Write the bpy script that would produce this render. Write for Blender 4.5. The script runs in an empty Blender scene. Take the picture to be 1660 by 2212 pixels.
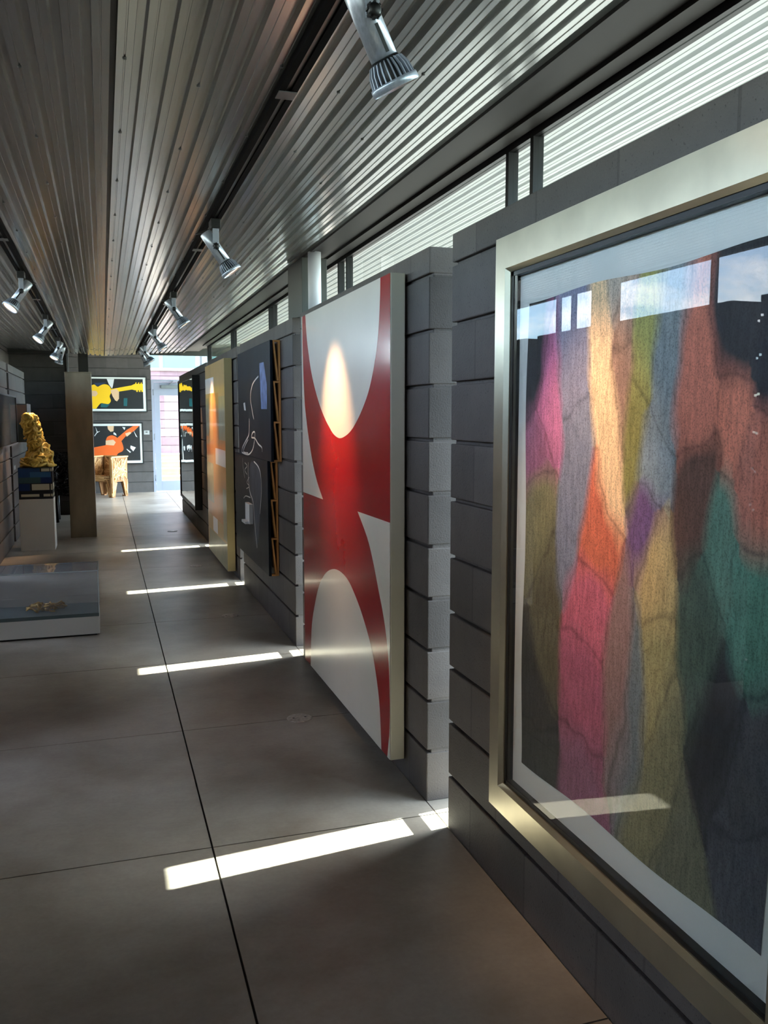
import bpy, bmesh, math, random
from mathutils import Vector, Matrix
random.seed(7)
PI = math.pi
S = bpy.context.scene
C = S.collection

# ------------------------------------------------------------------ camera
H = 1.5136
W = 1.166          # inner face of the right block wall
cam_d = bpy.data.cameras.new('camera')
cam = bpy.data.objects.new('camera', cam_d); C.objects.link(cam)
FPX = 1873.8
cam_d.sensor_fit = 'VERTICAL'; cam_d.sensor_height = 24.0; cam_d.lens = FPX/2212*24.0
cam_d.clip_start = .02; cam_d.clip_end = 500
yaw, pit, rol = .3121, .1104, -.0006
Fv = Vector((math.sin(yaw)*math.cos(pit), math.cos(yaw)*math.cos(pit), -math.sin(pit)))
Rv = Vector((math.cos(yaw), -math.sin(yaw), 0)); Uv = Rv.cross(Fv)
R2 = Rv*math.cos(rol)+Uv*math.sin(rol); U2 = Uv*math.cos(rol)-Rv*math.sin(rol)
m = Matrix((R2, U2, -Fv)).transposed().to_4x4(); m.translation = (0, 0, H)
cam.matrix_world = m
S.camera = cam

# ------------------------------------------------------------------ sky, sun, exposure
S.view_settings.view_transform = 'Standard'; S.view_settings.look = 'None'
S.view_settings.gamma = 1.0; S.view_settings.exposure = 1.3
S.view_settings.use_curve_mapping = False
SUN_DIR = Vector((-1, -.12, -1.174)).normalized()
SUN_ELEV = math.asin(-SUN_DIR.z)
wd = bpy.data.worlds.new('sky'); S.world = wd; wd.use_nodes = True
nt = wd.node_tree; nt.nodes.clear()
out = nt.nodes.new('ShaderNodeOutputWorld'); bg = nt.nodes.new('ShaderNodeBackground')
sky = nt.nodes.new('ShaderNodeTexSky'); sky.sky_type = 'NISHITA'; sky.sun_disc = False
sky.sun_elevation = SUN_ELEV; sky.sun_rotation = math.atan2(1, .12); sky.air_density = 1.0; sky.dust_density = .6
tc = nt.nodes.new('ShaderNodeTexCoord'); nz = nt.nodes.new('ShaderNodeTexNoise')
mpn = nt.nodes.new('ShaderNodeMapping'); mpn.inputs['Scale'].default_value = (1, 1, 2.6)
nz.inputs['Scale'].default_value = 3.2; nz.inputs['Detail'].default_value = 7; nz.inputs['Roughness'].default_value = .6
rp = nt.nodes.new('ShaderNodeValToRGB'); rp.color_ramp.elements[0].position = .54; rp.color_ramp.elements[1].position = .74
mx = nt.nodes.new('ShaderNodeMix'); mx.data_type = 'RGBA'
mx.inputs[7].default_value = (7.6, 7.2, 6.8, 1)
nt.links.new(tc.outputs['Generated'], mpn.inputs['Vector']); nt.links.new(mpn.outputs[0], nz.inputs['Vector'])
nt.links.new(nz.outputs[0], rp.inputs[0]); nt.links.new(rp.outputs[0], mx.inputs[0])
hs = nt.nodes.new('ShaderNodeHueSaturation'); hs.inputs['Saturation'].default_value = .72; hs.inputs['Value'].default_value = 1.0
nt.links.new(sky.outputs[0], hs.inputs['Color']); 
sx = nt.nodes.new('ShaderNodeSeparateXYZ'); mr_ = nt.nodes.new('ShaderNodeMapRange'); mr_.inputs[1].default_value = .10; mr_.inputs[2].default_value = .45
nt.links.new(tc.outputs['Generated'], sx.inputs[0]); nt.links.new(sx.outputs[2], mr_.inputs[0])
lo = nt.nodes.new('ShaderNodeMix'); lo.data_type = 'RGBA'; lo.blend_type = 'MULTIPLY'; lo.inputs[0].default_value = 1; lo.inputs[7].default_value = (.42, .51, .62, 1)
hi = nt.nodes.new('ShaderNodeMix'); hi.data_type = 'RGBA'; hi.blend_type = 'MULTIPLY'; hi.inputs[0].default_value = 1; hi.inputs[7].default_value = (1.5, 1.36, 1.28, 1)
nt.links.new(sky.outputs[0], lo.inputs[6]); nt.links.new(hs.outputs[0], hi.inputs[6])
ml = nt.nodes.new('ShaderNodeMix'); ml.data_type = 'RGBA'
nt.links.new(mr_.outputs[0], ml.inputs[0]); nt.links.new(lo.outputs[2], ml.inputs[6]); nt.links.new(hi.outputs[2], ml.inputs[7]); nt.links.new(ml.outputs[2], mx.inputs[6]); nt.links.new(mx.outputs[2], bg.inputs['Color'])
bg.inputs['Strength'].default_value = 1.55
nt.links.new(bg.outputs[0], out.inputs[0])
sd = bpy.data.lights.new('sun', 'SUN'); sd.energy = 30; sd.angle = math.radians(.53); sd.color = (1, .95, .87)
so = bpy.data.objects.new('sun', sd); C.objects.link(so)
so.rotation_euler = SUN_DIR.to_track_quat('-Z', 'Y').to_euler(); so.location = (6, 3, 8)
SPOT = 48.0        # watts of each track lamp

# ------------------------------------------------------------------ materials
def lin(c):
    return tuple((v/255/12.92 if v/255 <= .04045 else ((v/255+.055)/1.055)**2.4) for v in c)
MATS = {}
def mat(name, rgb, rough=.6, metal=0.0, noise=0.0, nscale=20, bump=0.0, bscale=200, stretch=(1, 1, 1), spec=.5, srgb=True, coat=0):
    if name in MATS: return MATS[name]
    M = bpy.data.materials.new(name); M.use_nodes = True; MATS[name] = M
    n = M.node_tree; b = n.nodes['Principled BSDF']
    col = lin(rgb) if srgb else rgb
    b.inputs['Base Color'].default_value = (*col, 1); b.inputs['Roughness'].default_value = rough
    b.inputs['Metallic'].default_value = metal; b.inputs['Specular IOR Level'].default_value = spec
    if coat: b.inputs['Coat Weight'].default_value = coat; b.inputs['Coat Roughness'].default_value = .08
    if noise or bump:
        t = n.nodes.new('ShaderNodeTexCoord'); mp = n.nodes.new('ShaderNodeMapping'); mp.inputs['Scale'].default_value = stretch
        n.links.new(t.outputs['Object'], mp.inputs['Vector'])
    if noise:
        z = n.nodes.new('ShaderNodeTexNoise'); z.inputs['Scale'].default_value = nscale; z.inputs['Detail'].default_value = 6
        r = n.nodes.new('ShaderNodeMapRange'); r.inputs[1].default_value = .3; r.inputs[2].default_value = .7
        r.inputs[3].default_value = 1-noise; r.inputs[4].default_value = 1+noise
        v = n.nodes.new('ShaderNodeMix'); v.data_type = 'RGBA'; v.blend_type = 'MULTIPLY'; v.inputs[0].default_value = 1
        v.inputs[6].default_value = (*col, 1)
        n.links.new(mp.outputs[0], z.inputs['Vector']); n.links.new(z.outputs[0], r.inputs[0])
        n.links.new(r.outputs[0], v.inputs[7]); n.links.new(v.outputs[2], b.inputs['Base Color'])
    if bump:
        z2 = n.nodes.new('ShaderNodeTexNoise'); z2.inputs['Scale'].default_value = bscale; z2.inputs['Detail'].default_value = 5
        bp = n.nodes.new('ShaderNodeBump'); bp.inputs['Strength'].default_value = bump; bp.inputs['Distance'].default_value = .004
        n.links.new(mp.outputs[0], z2.inputs['Vector']); n.links.new(z2.outputs[0], bp.inputs['Height']); n.links.new(bp.outputs[0], b.inputs['Normal'])
    return M
def math_node(n, op, a, b=None, c=None):
    q = n.nodes.new('ShaderNodeMath'); q.operation = op
    for i, v in enumerate((a, b, c)):
        if v is None: continue
        if isinstance(v, (int, float)): q.inputs[i].default_value = v
        else: n.links.new(v, q.inputs[i])
    return q.outputs[0]
def block_mat(name, rgb, axis='Y', phase=.2032, jw=.008, jcol=1.0):
    """painted concrete masonry: per-block tone, thin flush head joints, pores"""
    M = bpy.data.materials.new(name); M.use_nodes = True
    n = M.node_tree; b = n.nodes['Principled BSDF']; L = n.links.new
    t = n.nodes.new('ShaderNodeTexCoord'); sp = n.nodes.new('ShaderNodeSeparateXYZ'); L(t.outputs['Object'], sp.inputs[0])
    u = sp.outputs[axis]; z = sp.outputs['Z']
    k = math_node(n, 'FLOOR', math_node(n, 'DIVIDE', z, .2032))
    par = math_node(n, 'MODULO', k, 2.0)
    uu = math_node(n, 'DIVIDE', math_node(n, 'ADD', math_node(n, 'ADD', u, 40.64-phase), math_node(n, 'MULTIPLY', par, .2032)), .4064)
    fr = math_node(n, 'FRACT', uu); bi = math_node(n, 'FLOOR', uu)
    wn = n.nodes.new('ShaderNodeTexWhiteNoise'); wn.noise_dimensions = '2D'
    cb = n.nodes.new('ShaderNodeCombineXYZ'); L(bi, cb.inputs[0]); L(k, cb.inputs[1]); L(cb.outputs[0], wn.inputs['Vector'])
    d = math_node(n, 'MINIMUM', fr, math_node(n, 'SUBTRACT', 1.0, fr))
    jm = math_node(n, 'LESS_THAN', d, jw/2/.4064)
    ns = n.nodes.new('ShaderNodeTexNoise'); ns.inputs['Scale'].default_value = 9; ns.inputs['Detail'].default_value = 8
    L(t.outputs['Object'], ns.inputs['Vector'])
    f = math_node(n, 'ADD', math_node(n, 'MULTIPLY', wn.outputs['Value'], .30), .80)
    f = math_node(n, 'MULTIPLY', f, math_node(n, 'ADD', math_node(n, 'MULTIPLY', ns.outputs[0], .5), .78))
    vo = n.nodes.new('ShaderNodeTexNoise'); vo.inputs['Scale'].default_value = 160; vo.inputs['Detail'].default_value = 3
    L(t.outputs['Object'], vo.inputs['Vector'])
    pore = n.nodes.new('ShaderNodeMapRange'); pore.inputs[1].default_value = .27; pore.inputs[2].default_value = .36; pore.inputs[3].default_value = .35
    L(vo.outputs[0], pore.inputs[0])
    f = math_node(n, 'MULTIPLY', f, pore.outputs[0])
    f = math_node(n, 'MULTIPLY', f, math_node(n, 'ADD', 1.0, math_node(n, 'MULTIPLY', jm, jcol-1.0)))
    mxx = n.nodes.new('ShaderNodeMix'); mxx.data_type = 'RGBA'; mxx.blend_type = 'MULTIPLY'; mxx.inputs[0].default_value = 1
    mxx.inputs[6].default_value = (*lin(rgb), 1); L(f, mxx.inputs[7]); L(mxx.outputs[2], b.inputs['Base Color'])
    b.inputs['Roughness'].default_value = .62; b.inputs['Specular IOR Level'].default_value = .35
    bp = n.nodes.new('ShaderNodeBump'); bp.inputs['Strength'].default_value = .55; bp.inputs['Distance'].default_value = .004
    hh = math_node(n, 'SUBTRACT', math_node(n, 'ADD', math_node(n, 'MULTIPLY', vo.outputs[0], .6), ns.outputs[0]), math_node(n, 'MULTIPLY', jm, .5))
    L(hh, bp.inputs['Height']); L(bp.outputs[0], b.inputs['Normal'])
    return M
def glass_mat(name, tint, rough=0.0, ior=1.5, haze=0.0):
    M = bpy.data.materials.new(name); M.use_nodes = True
    n = M.node_tree; n.nodes.clear(); o = n.nodes.new('ShaderNodeOutputMaterial')
    tr = n.nodes.new('ShaderNodeBsdfTransparent'); tr.inputs[0].default_value = (*tint, 1)
    gl = n.nodes.new('ShaderNodeBsdfGlossy'); gl.inputs['Roughness'].default_value = rough
    fr = n.nodes.new('ShaderNodeFresnel'); fr.inputs[0].default_value = ior
    ge = n.nodes.new('ShaderNodeNewGeometry')
    f = math_node(n, 'MULTIPLY', fr.outputs[0], math_node(n, 'SUBTRACT', 1.0, ge.outputs['Backfacing']))
    mxs = n.nodes.new('ShaderNodeMixShader')
    base = tr.outputs[0]
    if haze:
        df = n.nodes.new('ShaderNodeBsdfDiffuse'); df.inputs[0].default_value = (.75, .78, .82, 1); mh = n.nodes.new('ShaderNodeMixShader'); mh.inputs[0].default_value = haze
        n.links.new(tr.outputs[0], mh.inputs[1]); n.links.new(df.outputs[0], mh.inputs[2]); base = mh.outputs[0]
    n.links.new(f, mxs.inputs[0]); n.links.new(base, mxs.inputs[1]); n.links.new(gl.outputs[0], mxs.inputs[2])
    n.links.new(mxs.outputs[0], o.inputs[0])
    return M
def emit_mat(name, rgb, s):
    M = bpy.data.materials.new(name); M.use_nodes = True
    b = M.node_tree.nodes['Principled BSDF']; b.inputs['Emission Color'].default_value = (*rgb, 1); b.inputs['Emission Strength'].default_value = s
    b.inputs['Base Color'].default_value = (.8, .7, .6, 1)
    return M

M_block = block_mat('painted_block', (92, 85, 81), 'Y', .2032, .010, .70)
M_blockE = block_mat('painted_block_seg', (92, 85, 81), 'Y', .2032, .010, .70)
M_blockX = block_mat('painted_block_end', (84, 80, 78), 'X', .1, .008, .9)
M_pink = block_mat('pink_block', (128, 103, 110), 'X', .1, .01, .75)
M_galv = mat('galvanized', (188, 191, 189), .24, .8, noise=.10, nscale=5, bump=.10, bscale=30, stretch=(1, .12, 1))
M_soffit = mat('white_soffit', (208, 211, 211), .45, .0)
M_dark = mat('dark_metal', (22, 22, 23), .4, .3)
M_alu = mat('anodized_aluminium', (120, 124, 126), .35, .7)
M_beam = mat('grey_beam', (78, 80, 76), .5, .3)
M_door = mat('door_paint', (150, 156, 172), .5)
M_chan = mat('dark_channel', (34, 32, 29), .6)
M_black = mat('black_plastic', (12, 12, 13), .45)
M_white = mat('white_paint', (215, 217, 222), .5)
M_glass = glass_mat('window_glass', (.86, .91, .88))
M_glassL = glass_mat('clear_window_glass', (.93, .92, .90))
M_pglass = glass_mat('picture_glass', (.97, .98, .97))
M_acryl = glass_mat('acrylic', (.92, .94, .96), .02, haze=.09)
M_acryl_edge = mat('acrylic_edge', (84, 98, 100), .3)

# ------------------------------------------------------------------ mesh builder
class MB:
    def __init__(s): s.v = []; s.f = []; s.mi = []; s.ms = []; s.col = None; s.sm = []
    def m(s, M):
        if M not in s.ms: s.ms.append(M)
        return s.ms.index(M)
    def add(s, vs, fs, M, smooth=False):
        o = len(s.v); s.v += [tuple(v) for v in vs]; i = s.m(M)
        for f in fs: s.f.append([o+k for k in f]); s.mi.append(i); s.sm.append(smooth)
        return s
    def box(s, a, b, M, mtx=None):
        x0, y0, z0 = a; x1, y1, z1 = b
        x0, x1 = min(x0, x1), max(x0, x1); y0, y1 = min(y0, y1), max(y0, y1); z0, z1 = min(z0, z1), max(z0, z1)
        vs = [Vector(p) for p in ((x0,y0,z0),(x1,y0,z0),(x1,y1,z0),(x0,y1,z0),(x0,y0,z1),(x1,y0,z1),(x1,y1,z1),(x0,y1,z1))]
        if mtx: vs = [mtx @ v for v in vs]
        return s.add(vs, [(0,3,2,1),(4,5,6,7),(0,1,5,4),(1,2,6,5),(2,3,7,6),(3,0,4,7)], M)
    def bar(s, p, q, w, t, M, up=(0, 0, 1)):
        p = Vector(p); q = Vector(q); d = (q-p); L = d.length; d.normalize(); u = Vector(up)
        if abs(d.dot(u)) > .98: u = Vector((1, 0, 0))
        a = d.cross(u).normalized(); b2 = a.cross(d)
        mt = Matrix((a, d, b2)).transposed().to_4x4(); mt.translation = p
        return s.box((-w/2, 0, -t/2), (w/2, L, t/2), M, mt)
    def tube(s, pts, r, M, seg=8, closed=False, caps=True):
        pts = [Vector(p) for p in pts]; n = len(pts); rs = r if isinstance(r, (list, tuple)) else [r]*n
        rings = []; prev = None
        for i, p in enumerate(pts):
            if closed: d = pts[(i+1) % n]-pts[i-1]
            else: d = pts[min(i+1, n-1)]-pts[max(i-1, 0)]
            if d.length < 1e-9: d = Vector((0, 0, 1))
            d.normalize()
            if prev is None:
                a = d.cross(Vector((0, 0, 1)) if abs(d.z) < .9 else Vector((1, 0, 0))).normalized()
            else:
                a = (prev-d*prev.dot(d)); a = a.normalized() if a.length > 1e-6 else d.orthogonal().normalized()
            prev = a; b2 = d.cross(a)
            rings.append([p+(a*math.cos(2*PI*k/seg)+b2*math.sin(2*PI*k/seg))*rs[i] for k in range(seg)])
        vs = [v for rg in rings for v in rg]; fs = []
        for i in range(n if closed else n-1):
            j = (i+1) % n
            for k in range(seg): fs.append((i*seg+k, i*seg+(k+1) % seg, j*seg+(k+1) % seg, j*seg+k))
        if not closed and caps: fs.append(tuple(range(seg))[::-1]); fs.append(tuple((n-1)*seg+k for k in range(seg)))
        return s.add(vs, fs, M, True)
    def lathe(s, prof, M, seg=32, mtx=None, smooth=True):
        vs = []; fs = []; n = len(prof)
        for k in range(seg):
            a = 2*PI*k/seg
            for r, z in prof: vs.append(Vector((r*math.cos(a), r*math.sin(a), z)))
        for k in range(seg):
            j = (k+1) % seg
            for i in range(n-1): fs.append((k*n+i, j*n+i, j*n+i+1, k*n+i+1))
        if mtx: vs = [mtx @ v for v in vs]
        return s.add(vs, fs, M, smooth)
    def poly(s, pts, M):
        return s.add(pts, [tuple(range(len(pts)))], M)
    def build(s, name, parent=None, loc=None, bevel=0, label=None):
        me = bpy.data.meshes.new(name); me.from_pydata(s.v, [], s.f)
        for M in s.ms: me.materials.append(M)
        for p, i, q in zip(me.polygons, s.mi, s.sm): p.material_index = i; p.use_smooth = q
        me.update(); o = bpy.data.objects.new(name, me); C.objects.link(o)
        if parent: o.parent = parent
        if loc: o.location = loc
        if bevel:
            b = o.modifiers.new('bevel', 'BEVEL'); b.width = bevel; b.segments = 2; b.limit_method = 'ANGLE'
        if label: o['label'] = label
        return o
def tag(o, label, cat, group=None):
    o['label'] = label; o['category'] = cat
    if group: o['group'] = group
    return o
def thing(name, loc, label, cat, group=None, rz=0):
    o = bpy.data.objects.new(name, None); C.objects.link(o); o.location = loc; o.rotation_euler = (0, 0, rz); o.empty_display_size = .1
    return tag(o, label, cat, group)
def struct(o): o['kind'] = 'structure'; return o
def copy_tree(o, parent=None):
    c = o.copy(); C.objects.link(c)
    if parent: c.parent = parent
    for ch in list(o.children): copy_tree(ch, c)
    return c

# ------------------------------------------------------------------ floor
def floor_mat():
    M = bpy.data.materials.new('polished_concrete'); M.use_nodes = True
    n = M.node_tree; b = n.nodes['Principled BSDF']; L = n.links.new
    t = n.nodes.new('ShaderNodeTexCoord')
    a = n.nodes.new('ShaderNodeTexNoise'); a.inputs['Scale'].default_value = 1.1; a.inputs['Detail'].default_value = 9; a.inputs['Roughness'].default_value = .62; a.inputs['Distortion'].default_value = .15
    c = n.nodes.new('ShaderNodeTexNoise'); c.inputs['Scale'].default_value = 60; c.inputs['Detail'].default_value = 5
    mp = n.nodes.new('ShaderNodeMapping'); mp.inputs['Scale'].default_value = (1.0, 1.7, 1); mp.inputs['Rotation'].default_value = (0, 0, .6)
    w = n.nodes.new('ShaderNodeTexNoise'); w.inputs['Scale'].default_value = 4.5; w.inputs['Detail'].default_value = 10; w.inputs['Roughness'].default_value = .62; w.inputs['Distortion'].default_value = .25
    L(t.outputs['Object'], a.inputs['Vector']); L(t.outputs['Object'], c.inputs['Vector']); L(t.outputs['Object'], mp.inputs[0]); L(mp.outputs[0], w.inputs['Vector'])
    r = n.nodes.new('ShaderNodeValToRGB'); e = r.color_ramp.elements
    e[0].position = .28; e[0].color = (*lin((112, 100, 87)), 1); e[1].position = .74; e[1].color = (*lin((174, 169, 159)), 1)
    L(a.outputs[0], r.inputs[0])
    f = math_node(n, 'ADD', math_node(n, 'MULTIPLY', c.outputs[0], .25), math_node(n, 'ADD', math_node(n, 'MULTIPLY', w.outputs[0], .35), .70))
    mx = n.nodes.new('ShaderNodeMix'); mx.data_type = 'RGBA'; mx.blend_type = 'MULTIPLY'; mx.inputs[0].default_value = 1
    L(r.outputs[0], mx.inputs[6]); L(f, mx.inputs[7]); L(mx.outputs[2], b.inputs['Base Color'])
    rr = n.nodes.new('ShaderNodeMapRange'); rr.inputs[1].default_value = .0; rr.inputs[2].default_value = 1.0; rr.inputs[3].default_value = .31; rr.inputs[4].default_value = .42
    L(w.outputs[0], rr.inputs[0]); L(rr.outputs[0], b.inputs['Roughness'])
    bp = n.nodes.new('ShaderNodeBump'); bp.inputs['Strength'].default_value = .4; bp.inputs['Distance'].default_value = .006
    L(w.outputs[0], bp.inputs['Height']); L(bp.outputs[0], b.inputs['Normal'])
    return M
M_floor = floor_mat(); M_gap = mat('saw_cut', (30, 27, 25), .9)
fl = MB()
xs = [-1.6, .317, W-.001, 1.47]; ys = [-5, -1.8, -.6, .57, 1.765, 2.958, 4.155, 5.352, 6.49, 7.69, 8.89, 10.1, 11.3, 12.5, 13.9, 17.9]
jw = .0035
for i in range(len(xs)-1):
    for j in range(len(ys)-1):
        fl.box((xs[i]+jw, ys[j]+jw, -.03), (xs[i+1]-jw*(.4 if i == 1 else 1), ys[j+1]-jw*.6, 0), M_floor)
fl.box((-1.6, -5, -.05), (1.47, 17.9, -.008), M_gap)
fl.box((1.47, 12.7, -.03), (2.85, 17.9, 0), M_floor)
struct(fl.build('floor'))

# ------------------------------------------------------------------ block walls
CO = .2032; JO = .0068
def courses(mb, x0, x1, y0, y1, M, top=10.5, z0=0, rec=.018):
    """a wall body with raked bed joints: recessed core and one slab per course"""
    n = int(top)
    zt = z0+top*CO
    rx, ry = (rec, .003) if y1-y0 > x1-x0 else (.003, rec)
    mb.box((x0+rx, y0+ry, z0), (x1-rx, y1-ry, zt-.01), M)
    for k in range(n+1):
        a = z0+k*CO; b = min(z0+(k+1)*CO, zt)
        if b-a < .02: continue
        mb.box((x0, y0, a+(JO if k else 0)), (x1, y1, b-(JO if b < zt-1e-4 else 0)), M)
TH = .20
def wall_seg(name, x0, x1, y0, y1, anchor, top=10.5, M=None):
    mb = MB(); courses(mb, x0, x1, y0-anchor, y1-anchor, M or M_block, top)
    return struct(mb.build(name, loc=(0, anchor, 0), bevel=.004))
wall_seg('wall_right', W, W+TH, .626, 2.846, 2.846)
for i in range(4):
    a = 3.068+2.44*i; b = (5.286+2.44*i) if i < 3 else 14.1
    wall_seg('wall_right', W, W+TH, a, b, a)
wall_seg('wall_right', W, W+TH, -1.814, .406, .406)
wall_seg('wall_right', W, W+TH, -4.9, -2.034, -2.034)
LX = -1.05
for i in range(-2, 6):
    a = 1.54+2.44*(i-1); b = 1.54+2.44*i-.22
    if a < -4.9: a = -4.9
    wall_seg('wall_left', LX-TH, LX, a, min(b, 14.15), a, M=M_blockE)
# walls facing the camera
def wall_x(name, x0, x1, y0, y1, top, M=M_blockX, z0=0):
    mb = MB(); courses(mb, x0, x1, y0, y1, M, top, z0)
    return struct(mb.build(name, bevel=.004))
wall_x('wall_back', -1.6, .935, 17.9, 18.1, 16)
wall_x('wall_back', -1.6, -.487, 14.15, 14.35, 12.2)
wall_x('wall_front', -1.6, 1.5, -5.1, -4.9, 12.5)
mb = MB(); courses(mb, -1.8, -1.6, 14.15, 18.1, M_block, 16); struct(mb.build('wall_left'))

# ------------------------------------------------------------------ corrugated ceiling
def corr(mb, x0, x1, y0, y1, zf, M, p=.0678, d=.019, flip=1, phase=0.0, bead=True):
    pr = [(0, 0), (.27, 0)] + ([(.285, .0022), (.335, .0022), (.35, 0)] if bead else []) + [(.60, 0), (.65, d), (.93, d), (.98, 0)]
    pts = []; n = int(abs(x1-x0)/p)+1; sg = 1 if x1 > x0 else -1
    for i in range(n):
        for u, h in pr[:-1]:
            x = x0+sg*(i+u)*p
            if (x-x1)*sg > 0: break
            pts.append((x, h))
    pts.append((x1, 0))
    vs = []; fs = []
    for x, h in pts:
        for y in (y0, y1): vs.append((x, y, zf(x)+h))
    for i in range(len(pts)-1):
        f = (2*i, 2*i+1, 2*i+3, 2*i+2)
        fs.append(f if sg > 0 else f[::-1])
    mb.add(vs, fs, M)
XV, ZV, SR, SL = .052, 2.42, .066, .057
def zc(x): return ZV+(SR*(x-XV) if x > XV else SL*(XV-x))
mb = MB()
for ya, yb, dz in ((-4.9, 4.9, 0), (4.86, 12.95, .003), (12.9, 14.02, .0)):
    corr(mb, XV+.012, 1.215, ya, yb, lambda x: zc(x)+dz, M_galv)
    corr(mb, XV-.004, -1.30, ya, yb, lambda x: zc(x)+dz, M_galv)
mb.box((XV-.004, -4.9, ZV+.012), (XV+.012, 14.02, ZV+.016), M_black)
# screw heads
for y in [1.2+.61*k for k in range(20)]:
    for i, x in enumerate([XV+.012+.0678*(3*q+.31) for q in range(5)]+[XV-.004-.0678*(3*q+.31) for q in range(1, 6)]):
        mb.lathe([(0, -.004), (.0055, -.004), (.0055, 0)], M_beam, 6, Matrix.Translation((x, y+.17*(i % 2), zc(x)+.001)))
struct(mb.build('ceiling'))
# roof decks above (opaque)
def deck(x0, x1, y0, y1, z0, z1, th=.12, name='ceiling', M=M_beam):
    mb = MB(); vs = [(x0,y0,z0),(x1,y0,z1),(x1,y1,z1),(x0,y1,z0),(x0,y0,z0+th),(x1,y0,z1+th),(x1,y1,z1+th),(x0,y1,z0+th)]
    mb.add(vs, [(0,3,2,1),(4,5,6,7),(0,1,5,4),(1,2,6,5),(2,3,7,6),(3,0,4,7)], M); return struct(mb.build(name))
OE = 2.30            # outer edge of the right overhang
deck(XV, OE, -5.1, 14.1, ZV+.04, zc(OE)+.04, name='roof_deck')
deck(-1.75, XV, -5.1, 14.1, zc(-1.75)+.04, ZV+.04, name='roof_deck')
deck(-1.8, 4.6, 14.1, 18.2, 3.2, 3.2, name='roof_deck', M=M_white)  # both end-room decks run on as an unseen overhang added to block sun
deck(1.5, 4.6, 12.75, 14.1, 3.2, 3.2, name='roof_deck', M=M_white)
mb = MB(); mb.box((-1.75, 14.04, ZV+.03), (2.2, 14.1, 3.2), M_beam); struct(mb.build('trim_1'))
# white ribbed soffit outside the right glazing
mb = MB(); corr(mb, 1.50, OE, -4.9, 12.72, lambda x: zc(x)+.004, M_soffit, bead=True, d=.014)
mb.box((OE, -4.9, zc(OE)-.02), (OE+.03, 12.72, zc(OE)+.2), M_white)
struct(mb.build('soffit'))
# closing channel between ceiling and glazing head
GX = 1.48
mb = MB()
mb.box((1.215, -4.9, zc(1.215)-.012), (1.235, 14.0, zc(1.215)+.03), M_chan)
mb.box((1.235, -4.9, zc(1.3)+.012), (1.47, 14.0, zc(1.3)+.03), M_chan)
mb.box((1.39, -4.9, zc(1.4)-.01), (1.45, 12.7, zc(1.4)+.03), M_chan)
struct(mb.build('trim_2'))

# ------------------------------------------------------------------ glazing
def glaze(name, gx, y0, y1, z1, pairs, pw=.024, gm=None):
    fr = MB(); d = .02
    fr.box((gx-d, y0, z1-.035), (gx+d, y1, z1+.03), M_dark); fr.box((gx-d, y0, 0), (gx+d, y1, .05), M_dark)
    for y in pairs: fr.box((gx-d, y-pw/2, .05), (gx+d, y+pw/2, z1-.035), M_dark)
    o = struct(fr.build(name))
    g = MB(); g.box((gx-.003, y0, .05), (gx+.003, y1, z1-.035), gm or M_glass)
    g.build('glass_pane', o)
    return o
pr = []
for k in range(-3, 5):
    pr += [2.84+2.44*k, 3.035+2.44*k]
glaze('window_1', GX, -4.9, 12.70, 2.515, [p for p in pr if -4.9 < p < 12.7]+[-4.87, 12.67])
# transom-height sash rail across each slot (breaks the sun strip)
mb = MB()
for k in range(-3, 5):
    y = 2.84+2.44*k
    if y > -4.8: mb.box((GX-.02, y, .470), (GX+.02, y+.195, .512), M_dark); mb.box((W+TH+.001, y+.207, 0), (GX-.021, y+.232, 2.12), M_dark)  # tall jamb plate is unseen, added to stop stray sun past the mullion
struct(mb.build('trim_3'))
GL = -1.36
LM = []
for k in range(-3, 6): LM += [1.54+2.44*k-.24, 1.54+2.44*k+.0]
LM += [3.98, 4.52, 5.62]
glaze('window_2', GL, -4.9, 11.0, 2.50, [p for p in LM if -4.9 < p < 11.0], gm=M_glassL)
mb = MB(); courses(mb, GL-.06, GL+.06, 11.0, 14.15, M_blockE, 12.3); struct(mb.build('wall_left', bevel=.004))  # unseen infill beyond the glazing, added to cut light on the far left walls
mb = MB(); mb.box((-1.36, 5.53, 2.13), (-1.26, 5.76, 2.5), M_dark); struct(mb.build('trim_4'))
mb = MB(); mb.box((-1.30, -4.9, zc(-1.3)-.01), (-1.40, 14.1, zc(-1.3)+.03), M_beam); struct(mb.build('trim_5'))
# column and pipe standing above the slot between the second and third wall
mb = MB(); mb.box((1.20, 5.37, 2.134), (1.36, 5.79, zc(1.22)-.012), M_beam); struct(mb.build('trim_6', bevel=.003))
mb = MB(); mb.tube([(1.245, 5.22, 2.134), (1.245, 5.22, 2.49)], .04, M_white, 16); struct(mb.build('trim_7'))

# end room: door wall, side glass
def xframe(mb, x0, x1, y, z0, z1, M, w=.045, d=.05):
    mb.box((x0, y-d, z0), (x0+w, y+d, z1), M); mb.box((x1-w, y-d, z0), (x1, y+d, z1), M)
    mb.box((x0+w, y-d, z1-w), (x1-w, y+d, z1), M)
mb = MB(); xframe(mb, .935, 1.93, 17.95, 0, 2.23, M_door)
mb.box((1.93, 17.9, 0), (2.8, 18.0, .06), M_door); mb.box((2.76, 17.9, 0), (2.82, 18.0, 3.2), M_door)
mb.box((.935, 17.9, 3.14), (2.8, 18.0, 3.2), M_door); mb.box((1.90, 17.91, 2.23), (1.94, 17.99, 3.14), M_door)
o = struct(mb.build('door_frame')); o.name = 'trim_8'
g = MB(); g.box((.935, 17.947, 2.23), (2.76, 17.953, 3.14), M_glass); g.box((1.93, 17.947, .06), (2.76, 17.953, 2.23), M_glass); g.build('glass_pane', o)
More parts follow.
